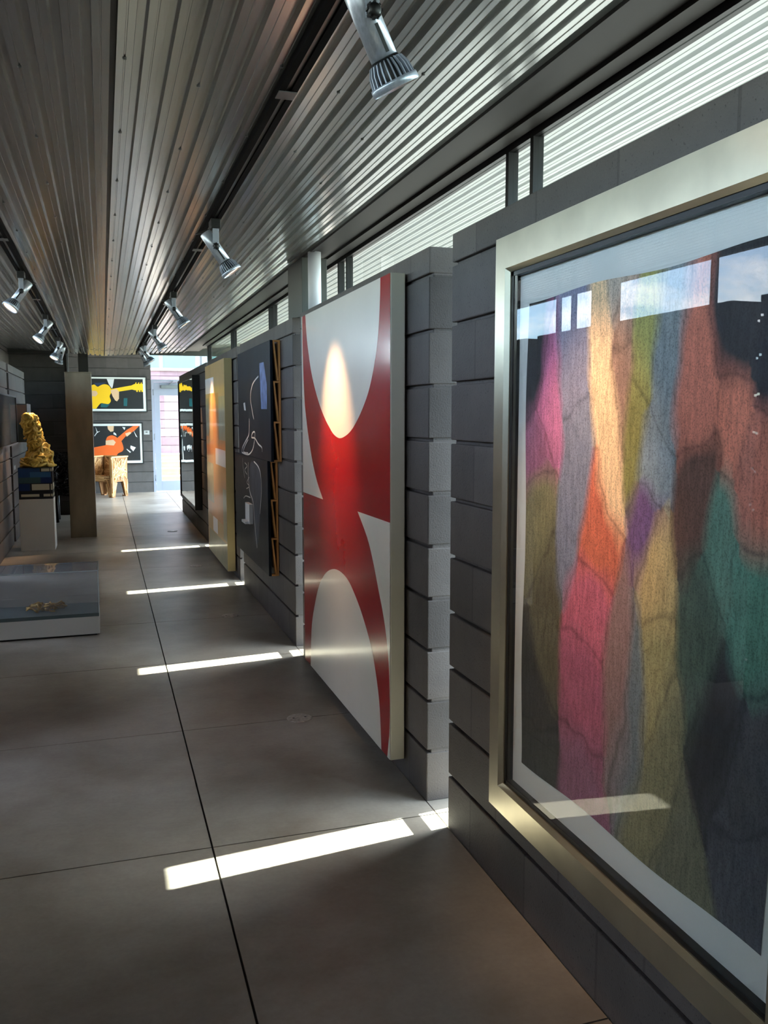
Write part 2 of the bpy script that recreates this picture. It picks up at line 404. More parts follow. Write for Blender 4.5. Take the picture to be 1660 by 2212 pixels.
# the door leaf
D0, D1 = .985, 1.88
mb = MB()
mb.box((D0, 17.93, .02), (D0+.11, 17.975, 2.18), M_door); mb.box((D1-.11, 17.93, .02), (D1, 17.975, 2.18), M_door)
mb.box((D0+.11, 17.93, 1.92), (D1-.11, 17.975, 2.18), M_door); mb.box((D0+.11, 17.93, .02), (D1-.11, 17.975, .22), M_door)
dr = struct(mb.build('door_1', bevel=.003))
g = MB(); g.box((D0+.11, 17.95, .22), (D1-.11, 17.956, 1.92), M_glass); g.build('glass_pane', dr)
g = MB(); g.box((1.12, 17.87, 2.06), (1.46, 17.93, 2.12), M_alu); g.bar((1.27, 17.88, 2.125), (1.36, 17.88, 2.20), .03, .012, M_alu); g.bar((1.27, 17.88, 2.125), (1.42, 17.9, 2.17), .02, .01, M_alu); g.build('door_closer', dr, bevel=.004)
for z in (1.98, 1.1, .28):
    g = MB(); g.tube([(.968, 17.91, z-.06), (.968, 17.91, z+.06)], .012, M_alu, 10); g.box((.96, 17.905, z-.055), (.985, 17.925, z+.055), M_alu); g.build('hinge', dr)
g = MB(); g.tube([(1.82, 17.93, .95), (1.82, 17.87, .95), (1.82, 17.87, 1.2), (1.82, 17.93, 1.2)], .012, M_alu, 10); g.build('door_handle', dr)
mb = MB(); mb.box((2.78, 12.75, 3.14), (2.82, 17.9, 3.2), M_white); mb.box((2.78, 12.75, 0), (2.82, 17.9, .05), M_white)
for y in (12.78, 14.1, 15.8, 17.87): mb.box((2.78, y-.03, .05), (2.82, y+.03, 3.14), M_white)
mb.box((1.48, 12.72, 3.14), (2.8, 12.78, 3.2), M_white); mb.box((1.48, 12.72, 0), (2.8, 12.78, .05), M_white); mb.box((1.46, 12.71, .05), (1.52, 12.79, 3.14), M_alu)
o = struct(mb.build('window_3')); g = MB(); g.box((2.797, 12.8, .05), (2.803, 17.85, 3.14), M_glass); g.box((1.52, 12.747, .05), (2.78, 12.753, 3.14), M_glass); g.build('glass_pane', o)
# thin metal post at the end of the dark back wall, steel column behind the pillar
mb = MB(); mb.box((-.492, 14.10, 0), (-.465, 14.15, 2.47), M_alu); struct(mb.build('trim_9'))
mb = MB()
mb.box((-.32, 13.92, 0), (-.18, 13.935, 2.44), M_chan); mb.box((-.32, 14.045-.02, 0), (-.18, 14.04, 2.44), M_chan); mb.box((-.256, 13.935, 0), (-.244, 14.03, 2.44), M_chan)
struct(mb.build('column_1'))

# ------------------------------------------------------------------ outside
M_ground = mat('pale_concrete_ground', (64, 62, 58), .9, noise=.12, nscale=2)
M_peach = mat('peach_concrete', (150, 120, 96), .85, noise=.1, nscale=6)
M_tread = mat('step_tread', (205, 196, 186), .85)
mb = MB(); mb.box((1.53, -30, -.12), (60, 12.7, -.06), M_ground); mb.box((2.86, 12.7, -.12), (60, 60, -.06), M_ground); mb.box((-60, -30, -.12), (-1.62, 60, -.06), M_ground); mb.box((-1.62, 18.1, -.12), (2.86, 60, -.06), M_ground)
struct(mb.build('ground'))
mb = MB()
for k, (y, z) in enumerate(((19.35, .05), (19.68, .20), (20.0, .345), (20.32, .49), (20.64, .64))):
    mb.box((.2, y, -.06), (6, 21.2, z-.02), M_peach); mb.box((.2, y-.012, z-.02), (6, 21.2, z), M_tread)
struct(mb.build('steps'))
mb = MB(); courses(mb, -3, 8, 21.2, 21.4, M_pink, 15.6, -.6); mb.box((-3, 21.15, 2.57), (8, 21.45, 2.63), M_white); struct(mb.build('wall_outside'))
M_pale = mat('pale_glass_facade', (84, 118, 124), .2, noise=.25, nscale=.6); M_pale2 = mat('pale_render', (128, 140, 140), .8)
bld = bpy.data.objects.new('building_outside', None); C.objects.link(bld); bld.location = (0, 33, 0); struct(bld)
mb = MB(); mb.box((-8, 0, -.1), (22, 8, 9), M_pale2); mb.build('wall', bld)
mb = MB()
for i in range(12):
    for j in range(4): mb.box((-7+2.3*i, -.05, .6+2.1*j), (-7+2.3*i+2.1, 0, .6+2.1*j+1.8), M_pale)
mb.build('window_bands', bld)

# ------------------------------------------------------------------ floor cover plates
M_cover = mat('brushed_cover', (176, 168, 160), .4, .5, noise=.3, nscale=60)
cp = MB(); cp.lathe([(0, .004), (.058, .004), (.063, .002), (.064, 0)], M_cover, 40)
for a in (0, PI):
    cp.lathe([(0, .0045), (.006, .0045), (.006, .004)], M_dark, 10, Matrix.Translation((.03*math.cos(a), .03*math.sin(a), 0)))
first = cp.build('floor_outlet_cover')
for i, (x, y, l) in enumerate(((.892, 4.155, 'round metal floor outlet cover in front of the red and cream painting'), (.872, 6.53, 'round metal floor cover in front of the black chalk painting'), (.85, 8.85, 'small round floor cover in front of the tan patchwork painting'), (.83, 11.7, 'farthest round floor cover, beside the black framed mirror'))):
    o = first if i == 0 else first.copy()
    if i: C.objects.link(o)
    o.location = (x, y, .0005); tag(o, l, 'floor cover', 'round floor outlet covers along the right wall')

# ------------------------------------------------------------------ track lighting
M_matt = mat('matt_black', (6, 6, 7), .8, spec=.1)
def track(x, y0, y1, label):
    t = thing('lighting_track', (x, 0, 0), label, 'lighting track', 'lighting tracks on the ceiling'); z = zc(x)
    a = MB(); a.box((-.027, y0, z-.028), (-.008, y1, z+.002), M_matt); a.box((.008, y0, z-.028), (.027, y1, z+.002), M_matt); a.box((-.027, y0, z-.002), (.027, y1, z+.004), M_matt); a.build('rail', t)
    b = MB(); b.box((-.008, y0, z-.020), (.008, y1, z-.003), M_alu); b.build('conductor_strip', t)
    y = 2.55
    while y < y1-.2:
        c = MB(); c.box((-.026, y-.03, z-.031), (.026, y+.03, z-.0285), M_alu); c.build('joint_clip', t); y += 2.44
    return t
TXR, TXL = .53, -.46
track(TXR, -2, 13.6, 'long black lighting track on the right half of the ribbed ceiling')
track(TXL, -2, 13.2, 'long black lighting track on the left half of the ribbed ceiling')
M_brush = mat('brushed_aluminium', (178, 184, 194), .32, .55, noise=.12, nscale=30, stretch=(8, 8, .3))
M_fin = mat('cast_fin_metal', (160, 166, 178), .4, .45)
M_lens = emit_mat('lamp_lens', (1.0, .62, .36), 1.3); M_off = mat('lamp_lens_unlit', (170, 170, 165), .2)
def spot(x, y, aim, label, lit=True, drop=.125, roll=0, watts=None):
    z = zc(x)-.029
    t = thing('track_spotlight', (x, y, z), label, 'spotlight', 'silver track spotlights')
    a = MB(); a.box((-.022, -.05, -.044), (.022, .05, .0), M_black); a.box((-.014, -.02, -.052), (.014, .02, -.044), M_black); a.build('adapter', t, bevel=.003)
    piv = Vector((0, 0, -drop)); d = Vector(aim).normalized()
    sd_ = 1 if d.x > 0 else -1
    b = MB(); b.box((-.014, -.034, -drop-.012), (.014, -.031, -.040), M_fin); b.build('arm', t, bevel=.002)
    k = MB(); k.lathe([(0, .018), (.010, .018), (.013, .014), (.013, 0), (.006, 0)], M_black, 12, Matrix.Translation((0, -.034, -drop)) @ Matrix.Rotation(PI/2, 4, 'X'))
    for q in range(8): k.box((.011, -.0025, .002), (.016, .0025, .014), M_black, Matrix.Translation((0, -.034, -drop)) @ Matrix.Rotation(PI/2, 4, 'X') @ Matrix.Rotation(q*PI/4, 4, 'Z'))
    k.build('knob', t)
    Rm = d.to_track_quat('Z', 'Y').to_matrix().to_4x4()
    T = Matrix.Translation(piv-d*.035) @ Rm
    c = MB(); c.lathe([(0, -.045), (.025, -.045), (.028, -.042), (.028, .115), (0, .115)], M_brush, 36, T); br = c.build('barrel', t)
    # slot for the knob slide on the side facing the knob
    sl = MB(); yl = (T.to_3x3().inverted() @ Vector((0, -1, 0))); an = math.atan2(yl.y, yl.x)
    sl.box((.0268, -.0035, .05), (.0284, .0035, .105), M_black, T @ Matrix.Rotation(an, 4, 'Z')); sl.build('slot', br)
    e = MB(); e.lathe([(.0, .112), (.029, .112), (.032, .120), (.038, .135), (.041, .150), (.041, .16)], M_dark, 36, T)
    for q in range(26):
        r = T @ Matrix.Rotation(2*PI*q/26, 4, 'Z')
        e.add([r @ Vector(p) for p in ((.028,-.0013,.115),(.036,-.0013,.118),(.044,-.0013,.135),(.0475,-.0013,.158),(.038,-.0013,.158),(.028,.0013,.115),(.036,.0013,.118),(.044,.0013,.135),(.0475,.0013,.158),(.038,.0013,.158))],
              [(0,1,2,3,4),(9,8,7,6,5),(0,5,6,1),(1,6,7,2),(2,7,8,3),(3,8,9,4)], M_fin)
    e.build('heat_sink', t)
    f = MB(); f.lathe([(.040, .156), (.0495, .156), (.0505, .160), (.0505, .170), (.046, .172), (.044, .166)], M_brush, 40, T); f.build('rim', t)
    l = MB(); l.lathe([(0, .168), (.02, .168), (.0455, .165)], M_lens if lit else M_off, 36, T); l.build('lens', t)
    w = MB(); p0 = Vector((0, .03, -.03)); p3 = T @ Vector((0, 0, -.045))
    side = Vector((-sd_*.05, .035, .0))
    pts = []
    for i in range(13):
        u = i/12; q = p0*(1-u)+p3*u+side*math.sin(PI*u)*1.2+Vector((0, 0, -.012*math.sin(PI*u))); pts.append(q)
    w.tube(pts, .0035, M_black, 8); w.build('cord', t)
    if lit:
        ld = bpy.data.lights.new('spot', 'SPOT'); ld.energy = watts if watts is not None else SPOT; ld.color = (1.0, .62, .34); ld.spot_size = math.radians(50); ld.spot_blend = 1.0; ld.shadow_soft_size = .03
        lo = bpy.data.objects.new('lamp_light', ld); C.objects.link(lo); lo.parent = t
        lo.location = T @ Vector((0, 0, .176)); lo.rotation_euler = d.to_track_quat('-Z', 'Y').to_euler()
    return t
ar = (.42, -.05, -.62)
spot(TXR, 1.745, (.40, .10, -.72), 'nearest and largest silver track spotlight, at the top of the photo', watts=26)
spot(TXR, 4.22, ar, 'silver track spotlight aimed at the red and cream painting')
spot(TXR, 6.72, ar, 'silver track spotlight third along the right track, before the black chalk painting', watts=10)
spot(TXR, 9.15, ar, 'silver track spotlight in front of the tan patchwork painting')
spot(TXR, 11.3, ar, 'silver track spotlight second from the far end of the right track')
spot(TXR, 12.0, (.40, .05, -.8), 'farthest silver track spotlight on the right track, near the far print wall', watts=14)
al = (-.46, -.28, -.70)
spot(TXL, 6.05, al, 'lit silver track spotlight nearest on the left track')
spot(TXL, 8.5, al, 'lit silver track spotlight second along the left track')
spot(TXL, 10.9, (-.36, -.27, -.78), 'lit silver track spotlight third on the left track, above the yellow sculpture', watts=60)
spot(TXL, 11.7, (-.3, .25, -.9), 'unlit silver track spotlight at the far end of the left track beside the pillar', lit=False)

# ------------------------------------------------------------------ helpers for flat painted faces
def plane_x(mb, X, pts, M, lift=0):       # faces -X
    ps = [(X-lift, y, z) for y, z in pts]
    a = sum(pts[i][0]*pts[(i+1) % len(pts)][1]-pts[(i+1) % len(pts)][0]*pts[i][1] for i in range(len(pts)))
    if a > 0: ps = ps[::-1]
    mb.poly(ps, M)
def plane_y(mb, Y, pts, M, lift=0):       # faces -Y
    ps = [(x, Y-lift, z) for x, z in pts]
    a = sum(pts[i][0]*pts[(i+1) % len(pts)][1]-pts[(i+1) % len(pts)][0]*pts[i][1] for i in range(len(pts)))
    if a < 0: ps = ps[::-1]
    mb.poly(ps, M)

# ------------------------------------------------------------------ framed abstract print at the right
PX = 1.120
SEEDS = [(2.073,1.548,200,95,150),(2.12,1.436,150,80,120),(1.945,1.638,130,130,160),(1.923,1.396,120,125,150),(1.827,1.642,240,195,140),(1.758,1.458,235,190,135),(1.723,1.677,190,140,110),(1.718,1.584,150,110,90),(1.64,1.631,165,160,70),(1.649,1.481,130,125,50),(1.558,1.607,125,135,140),(1.595,1.413,125,140,150),(1.465,1.557,205,105,75),(1.355,1.512,215,110,75),(1.3,1.428,190,100,75),(1.453,1.365,110,70,55),(1.808,1.252,210,90,45),(1.62,1.249,110,70,125),(2.111,1.196,125,120,80),(2.077,1.01,95,90,65),(1.83,1.061,205,80,110),(1.851,.821,180,75,110),(1.862,.575,145,80,110),(1.596,1.14,200,165,95),(1.586,.956,165,150,90),(1.542,.762,130,125,85),(1.377,1.245,90,135,115),(1.305,1.125,70,130,110),(1.409,1.101,75,95,80),(2.12,.737,60,60,55),(1.285,.818,70,72,80),(1.344,.933,40,40,45),(1.277,.685,75,78,88),(1.464,.538,110,110,85),(2.13,1.685,40,42,48),(1.341,1.681,45,45,50),(1.288,1.594,40,42,50),(1.737,1.781,190,170,150),(1.705,.977,150,110,105),(1.647,.939,110,120,125),(2.114,.578,55,58,52)]
def print_mat():
    M = bpy.data.materials.new('charcoal_and_pastel'); M.use_nodes = True
    n = M.node_tree; b = n.nodes['Principled BSDF']; L = n.links.new
    at = n.nodes.new('ShaderNodeAttribute'); at.attribute_name = 'pigment'
    t = n.nodes.new('ShaderNodeTexCoord'); mp = n.nodes.new('ShaderNodeMapping'); mp.inputs['Scale'].default_value = (1, 9, 1.6)
    L(t.outputs['Object'], mp.inputs[0])
    z = n.nodes.new('ShaderNodeTexNoise'); z.inputs['Scale'].default_value = 9; z.inputs['Detail'].default_value = 10; z.inputs['Roughness'].default_value = .72; L(mp.outputs[0], z.inputs['Vector'])
    z2 = n.nodes.new('ShaderNodeTexNoise'); z2.inputs['Scale'].default_value = 260; z2.inputs['Detail'].default_value = 4; L(t.outputs['Object'], z2.inputs['Vector'])
    r = n.nodes.new('ShaderNodeMapRange'); r.inputs[1].default_value = .30; r.inputs[2].default_value = .62; r.inputs[3].default_value = .85; r.inputs[4].default_value = 1.6; L(z.outputs[0], r.inputs[0])
    r2 = n.nodes.new('ShaderNodeMapRange'); r2.inputs[1].default_value = .34; r2.inputs[2].default_value = .52; r2.inputs[3].default_value = .6; L(z2.outputs[0], r2.inputs[0])
    f = math_node(n, 'MULTIPLY', r.outputs[0], r2.outputs[0])
    mx = n.nodes.new('ShaderNodeMix'); mx.data_type = 'RGBA'; mx.blend_type = 'MULTIPLY'; mx.inputs[0].default_value = 1
    L(at.outputs['Color'], mx.inputs[6]); L(f, mx.inputs[7]); L(mx.outputs[2], b.inputs['Base Color']); b.inputs['Roughness'].default_value = .8
    return M
fp = thing('framed_print', (1.12, 1.72, 1.16), 'large abstract print of pink, orange, green and blue colour fields in a wide silver-gold frame', 'picture')
def fpb(mb, name, par=fp, **k): return mb.build(name, par, loc=(-1.12, -1.72, -1.16), **k)
M_gold = mat('champagne_leaf', (216, 208, 184), .30, .95, noise=.10, nscale=7, bump=.08, bscale=14)
M_goldedge = mat('frame_edge', (150, 140, 105), .4, .8)
Y0, Y1, Z0, Z1 = 1.09, 2.33, .335, 2.013      # outer
y0, y1, z0, z1 = 1.165, 2.255, .425, 1.913    # inner
XFR, XIN = 1.086, 1.100
def mitre(a, b, c, d):
    mb = MB(); # a,b outer corners, c,d inner corners (y,z)
    def P3(x, p): return (x, p[0], p[1])
    lipa = [tuple(a[i]+(d[i]-a[i])*.10 for i in (0, 1)), tuple(b[i]+(c[i]-b[i])*.10 for i in (0, 1))]
    lipi = [tuple(a[i]+(d[i]-a[i])*.90 for i in (0, 1)), tuple(b[i]+(c[i]-b[i])*.90 for i in (0, 1))]
    vs = [P3(1.150, a), P3(1.150, b), P3(XFR+.004, a), P3(XFR+.004, b), P3(XFR+.004, lipa[0]), P3(XFR+.004, lipa[1]), P3(XFR, lipa[0]), P3(XFR, lipa[1]), P3(XFR, lipi[0]), P3(XFR, lipi[1]), P3(XIN, d), P3(XIN, c), P3(1.130, d), P3(1.130, c)]
    fs = [(0+2*i, 1+2*i, 3+2*i, 2+2*i) for i in range(6)]
    fs += [(0, 2, 4, 6, 8, 10, 12), (1, 3, 5, 7, 9, 11, 13), (0, 12, 13, 1)]
    mb.add(vs, fs, M_gold); me = mb
    return me
for (a, b, c, d) in (((Y0, Z1), (Y1, Z1), (y1, z1), (y0, z1)), ((Y1, Z1), (Y1, Z0), (y1, z0), (y1, z1)), ((Y1, Z0), (Y0, Z0), (y0, z0), (y1, z0)), ((Y0, Z0), (Y0, Z1), (y0, z1), (y0, z0))):
    o = fpb(mitre(a, b, c, d), 'frame_rail')
    bmx = bmesh.new(); bmx.from_mesh(o.data); bmesh.ops.recalc_face_normals(bmx, faces=bmx.faces); bmx.to_mesh(o.data); bmx.free()
mb = MB()
for a, b in (((y0, z1-.012), (y1, z1)), ((y0, z0), (y1, z0+.012)), ((y0, z0), (y0+.012, z1)), ((y1-.012, z0), (y1, z1))): mb.box((1.104, a[0], a[1]), (1.128, b[0], b[1]), M_black)
fpb(mb, 'inner_fillet')
mb = MB(); mb.box((1.126, y0-.02, z0-.02), (1.150, y1+.02, z1+.02), mat('mat_paper', (226, 226, 222), .85)); fpb(mb, 'mat_paper')
# printed field as a fine grid carrying pigment colours
NY, NZ = 190, 240; ya, yb, za, zb = 1.212, 2.19, .517, 1.823
vs = []; cols = []
def nzv(y, z, s):  return math.sin(y*13.1*s+3*math.sin(z*4.7*s))*.5+math.sin(z*6.3*s+2.2*math.sin(y*8.9*s))*.5
INK = lin((24, 25, 30))
for j in range(NZ+1):
    for i in range(NY+1):
        y = ya+(yb-ya)*i/NY; z = za+(zb-za)*j/NZ
        wy = .006*math.sin(z*9+y*3) if i in (0, NY) else 0; wz = .005*math.sin(y*11) if j in (0, NZ) else 0
        vs.append((1.1245, y+wy, z+wz))
        yy = y+.022*nzv(y, z, 1)+.006*nzv(y+3, z+1, 3.3); zz = z+.05*nzv(y+5, z+2, .8)+.012*nzv(y, z, 4)
        ds = sorted((((yy-s[0])*1.7)**2+((zz-s[1])*.62)**2, s[2:]) for s in SEEDS)[:3]
        d0, d1 = math.sqrt(ds[0][0]), math.sqrt(ds[1][0])
        c0 = lin(ds[0][1]); c1 = lin(ds[1][1]); w = max(0, min(1, .5+(d1-d0)/.09))
        c = [c0[k]*w+c1[k]*(1-w) for k in range(3)]
        gy = sum(c)/3; c = [v*.78+gy*.22 for v in c]
        e = max(0, 1-(d1-d0)/.008)*.45
        c = [c[k]*(1-e)+INK[k]*e for k in range(3)]
        cols.append((*c, 1))
fs = []
for j in range(NZ):
    for i in range(NY):
        a = j*(NY+1)+i; fs.append((a, a+NY+1, a+NY+2, a+1))
mb = MB(); mb.add(vs, fs, print_mat()); o = fpb(mb, 'printed_field')
ca = o.data.color_attributes.new('pigment', 'FLOAT_COLOR', 'POINT')
for i, c in enumerate(cols): ca.data[i].color = c
mb = MB(); mb.box((1.106, y0+.002, z0+.002), (1.109, y1-.002, z1-.002), M_pglass); fpb(mb, 'glass_pane')

# ------------------------------------------------------------------ red and cream painting
M_cream = mat('cream_enamel', (232, 220, 204), .25, noise=.03, nscale=3, coat=.2); M_red = mat('red_enamel', (165, 14, 24), .22, noise=.05, nscale=3, coat=.2); M_side = mat('cream_side', (205, 198, 180), .6)
rp_ = thing('painting', (1.12, 4.1, .09), 'tall glossy painting of red curves on cream, hung low on the block wall', 'painting')
RX = 1.092
def rb(mb, name, **k): return mb.build(name, rp_, loc=(-1.12, -4.1, -.09), **k)
mb = MB(); mb.box((RX+.0005, 3.30, .086), (W-.012, 4.905, 2.072), M_side); rb(mb, 'stretcher', bevel=.004)
mb = MB()
plane_x(mb, RX-.0006, [(4.903, .088), (3.302, .088), (3.302, 2.070), (4.903, 2.070)], M_red)
U = [(4.803,2.070),(4.773,1.947),(4.724,1.841),(4.659,1.736),(4.577,1.648),(4.482,1.569),(4.374,1.501),(4.27,1.451),(4.184,1.42),(4.078,1.406),(3.967,1.421),(3.866,1.45),(3.769,1.496),(3.676,1.554),(3.599,1.615),(3.535,1.692),(3.483,1.779),(3.453,1.865),(3.433,1.979),(3.427,2.070)]
AR = [(4.758,.088),(4.74,.234),(4.71,.352),(4.633,.478),(4.542,.587),(4.44,.661),(4.327,.712),(4.206,.742),(4.105,.75),(4.009,.745),(3.917,.726),(3.816,.682),(3.72,.627),(3.629,.56),(3.551,.487),(3.498,.403),(3.456,.312),(3.436,.228),(3.419,.088)]
def smooth(pts, n=4):
    r = []
    for i in range(len(pts)-1):
        p0 = pts[max(i-1, 0)]; p1 = pts[i]; p2 = pts[i+1]; p3 = pts[min(i+2, len(pts)-1)]
        for k in range(n):
            t = k/n
            r.append(tuple(.5*((2*p1[a])+(-p0[a]+p2[a])*t+(2*p0[a]-5*p1[a]+4*p2[a]-p3[a])*t*t+(-p0[a]+3*p1[a]-3*p2[a]+p3[a])*t**3) for a in (0, 1)))
    r.append(pts[-1]); return r
LS = smooth([(4.880,2.070),(4.877,1.875),(4.850,1.631),(4.790,1.468),(4.678,1.286),(4.563,1.166),(4.426,1.076)])+[(4.903,1.076),(4.903,2.070)]
RS = [(3.302,1.084),(3.302,.088),(3.338,.088)]+smooth([(3.325,.14),(3.305,.222),(3.299,.318)][:0]+[(3.310,.20),(3.3045,.30),(3.315,.469),(3.344,.585),(3.393,.686),(3.454,.774),(3.538,.892),(3.624,.983),(3.774,1.081)])
for P_ in (smooth(U), smooth(AR), LS, RS): plane_x(mb, RX-.0006, P_, M_cream, .0006)
rb(mb, 'painted_face')

# ------------------------------------------------------------------ black chalk diptych on wooden stretchers
K = 1.09/1.05
def sc(p): return (p[0]*K, 1.5136+(p[1]-1.5136)*K)
M_chalkboard = mat('blue_black_paint', (26, 31, 40), .42, noise=.35, nscale=4, stretch=(1, 1, .3), spec=.12); M_chalk = mat('chalk_line', (205, 203, 196), .9); M_haze = mat('rubbed_chalk', (58, 62, 70), .6, noise=.3, nscale=8); M_blue = mat('mottled_blue', (98, 116, 158), .5, noise=.5, nscale=14)
M_pine = mat('pine', (205, 145, 85), .55, noise=.15, nscale=12, stretch=(3, 3, .4))
dp = thing('painting', (1.12, 6.7, .38), 'black and blue painting with white chalk figure on two offset canvases with pine truss edge', 'painting')
def db(mb, name, par=dp, **k): return mb.build(name, par, loc=(-1.12, -6.7, -.38) if par is dp else None, **k)
UPY, UPZ = (5.895, 7.37), (1.20, 2.024); LWY, LWZ = (6.045, 7.62), (.378, 1.198)
for (yy, zz) in ((UPY, UPZ), (LWY, LWZ)):
    mb = MB(); mb.box((1.090, yy[0], zz[0]), (1.110, yy[1], zz[1]), M_chalkboard); db(mb, 'canvas', bevel=.003)
def line_poly(mb, pts, w, M, lift=.0008, X=1.09):
    pts = smooth([sc(p) for p in pts], 4)
    for i in range(len(pts)-1):
        a, b = Vector((pts[i][0], pts[i][1])), Vector((pts[i+1][0], pts[i+1][1])); d = b-a
        if d.length < 1e-5: continue
        n_ = Vector((-d.y, d.x)).normalized()*w/2
        plane_x(mb, X, [tuple(a+n_), tuple(b+n_), tuple(b-n_), tuple(a-n_)], M, lift)
mb = MB()
plane_x(mb, 1.09, [sc(p) for p in ((6.077,1.877),(5.90,1.875),(5.80,1.723),(5.80,1.559),(6.029,1.561))], M_blue, .0005)  # mottled blue patch on the upper canvas
db(mb, 'blue_patch'); mb = MB()
plane_x(mb, 1.09, [sc(p) for p in smooth([(6.35,1.18),(6.2,1.17),(6.10,1.127),(6.09,.984),(6.15,.80),(6.25,.60),(6.33,.55),(6.42,.70),(6.56,.95),(6.60,1.1),(6.5,1.17),(6.35,1.18)], 3)], M_haze, .0004)
db(mb, 'rubbed_patch'); mb = MB()
plane_x(mb, 1.09, [sc(p) for p in ((6.823,1.611),(6.743,1.617),(6.706,1.554),(6.789,1.558))], M_chalk, .0008)
db(mb, 'white_mark')
for P_, w in (([(6.55,1.494),(6.557,1.43),(6.59,1.37),(6.732,1.324),(6.911,1.265),(6.947,1.225)], .014), ([(6.337,1.326),(6.305,1.393),(6.406,1.391),(6.46,1.356),(6.31,1.352),(6.168,1.315),(6.031,1.296),(6.012,1.265)], .012), ([(6.621,1.335),(6.794,1.278),(6.857,1.232),(6.633,1.232)], .010), ([(6.947,1.225),(6.746,1.218),(6.58,1.226),(6.419,1.266),(6.337,1.326)], .012),
              ([(6.917,1.18),(6.9,1.114),(6.823,1.029)], .008), ([(6.37,1.18),(6.179,1.15),(6.084,1.09),(6.069,.984),(6.146,.816)], .010), ([(6.636,1.16),(6.651,1.067),(6.584,.942),(6.435,.869),(6.375,.707),(6.292,.549)], .014), ([(6.808,1.150),(6.698,1.130),(6.816,1.092),(6.707,1.063)], .007), ([(6.901,.861),(6.783,.89),(6.563,.896)], .008), ([(6.122,1.79),(6.368,1.744),(6.48,1.656),(6.413,1.556),(6.345,1.49)], .012), ([(6.60,1.05),(6.72,1.0),(6.60,.98),(6.75,.95)], .006)):
    mb = MB(); line_poly(mb, P_, w, M_chalk); db(mb, 'chalk_stroke')
for (yy, zz) in ((UPY, UPZ), (LWY, LWZ)):
    mb = MB(); n3 = 3; hz = (zz[1]-zz[0])/n3; bw = .012
    xa, xb = 1.112, W-.004
    mb.box((xb-bw, yy[0], zz[0]), (xb, yy[0]+.05, zz[1]), M_pine)
    for q in range(n3):
        t1 = zz[1]-q*hz; t0 = t1-hz
        mb.box((xa, yy[0], t1-bw), (xb-bw, yy[0]+.05, t1), M_pine)
        mb.bar((xa+.005, yy[0]+.025, t1-bw), (xb-bw-.006, yy[0]+.025, t0+.004), .011, .05, M_pine, up=(0, 1, 0))
    mb.box((xa, yy[0], zz[0]), (xb-bw, yy[0]+.05, zz[0]+bw), M_pine)
    db(mb, 'truss_edge', label='pine zigzag truss along the near edge of the canvas')
    mb = MB(); mb.box((xa, yy[1]-.06, zz[0]), (W-.002, yy[1]-.02, zz[1]), M_dark); db(mb, 'back_batten')
mb = MB(); mb.box((1.060, 6.70, .675), (1.090, 6.90, .83), M_white); mb.box((1.03, 6.72, .675), (1.060, 6.90, .695), M_white); db(mb, 'small_shelf', bevel=.002, label='small white ledge fixed to the lower canvas')

# ------------------------------------------------------------------ tan patchwork painting
M_tan = mat('tan_wash', (205, 165, 105), .35, noise=.12, nscale=3, coat=.3); M_tan2 = mat('orange_tan', (206, 140, 78), .35, noise=.1, nscale=4, coat=.3); M_pw = mat('patch_white', (226, 220, 214), .4, coat=.3); M_pg = mat('patch_grey', (172, 162, 128), .4, noise=.12, nscale=9, coat=.3)
yp = thing('painting', (1.12, 8.9, .05), 'tall tan and orange painting with white and grey-green rectangular patches', 'painting')
mb = MB(); mb.box((1.0805, 8.16, .05), (W-.012, 9.70, 2.045), mat('tan_side', (196, 176, 128), .6)); mb.build('stretcher', yp, loc=(-1.12, -8.9, -.05), bevel=.004)
mb = MB()
plane_x(mb, 1.08, [(9.698, .052), (8.162, .052), (8.162, 2.043), (9.698, 2.043)], M_tan)
plane_x(mb, 1.08, [(9.62, .46), (8.42, .46), (8.42, .82), (8.16, .82), (8.16, 1.28), (8.60, 1.28), (8.60, 1.74), (9.10, 1.74), (9.10, 1.28), (9.65, 1.2)], M_tan2, .0004)
for P_, M in ((((9.698,1.907),(8.95,1.907),(8.95,1.747),(9.698,1.747)), M_pw), (((8.61,1.70),(8.162,1.70),(8.162,1.283),(8.61,1.283)), M_pg), (((8.92,1.191),(8.162,1.191),(8.162,1.03),(8.92,1.03)), M_pw), (((9.64,1.02),(9.12,1.02),(9.12,.607),(9.64,.607)), M_pg), (((8.41,.82),(8.162,.82),(8.162,.33),(8.41,.33)), M_pg), (((9.24,.466),(8.86,.466),(8.86,.312),(9.24,.312)), M_pw), (((9.60,.30),(8.162,.30),(8.162,.052),(9.60,.052)), M_pg), (((9.698,1.70),(9.45,1.70),(9.45,1.3),(9.698,1.3)), M_pg)):
    plane_x(mb, 1.08, P_, M, .0009 if M is M_pw else .0007)
mb.build('painted_face', yp, loc=(-1.12, -8.9, -.05))

# ------------------------------------------------------------------ mirror
def mirror_mat():
    M = mat('mirror_silver', (205, 208, 208), .015, 1.0); n = M.node_tree
    t = n.nodes.new('ShaderNodeTexCoord'); z = n.nodes.new('ShaderNodeTexNoise'); z.inputs['Scale'].default_value = 2.2; z.inputs['Detail'].default_value = 1
    bp = n.nodes.new('ShaderNodeBump'); bp.inputs['Strength'].default_value = .12; bp.inputs['Distance'].default_value = .03
    n.links.new(t.outputs['Object'], z.inputs['Vector']); n.links.new(z.outputs[0], bp.inputs['Height']); n.links.new(bp.outputs[0], n.nodes['Principled BSDF'].inputs['Normal'])
    return M
mr = thing('mirror', (1.12, 12.1, .33), 'large mirror in a deep black box frame reflecting the guitar prints', 'mirror')
mb = MB()
for a, b in (((11.08, .33), (13.25, .36)), ((11.08, 1.985), (13.25, 2.02)), ((11.08, .36), (11.11, 1.985)), ((13.20, .36), (13.25, 1.985))): mb.box((1.072, a[0], a[1]), (W-.002, b[0], b[1]), M_black)
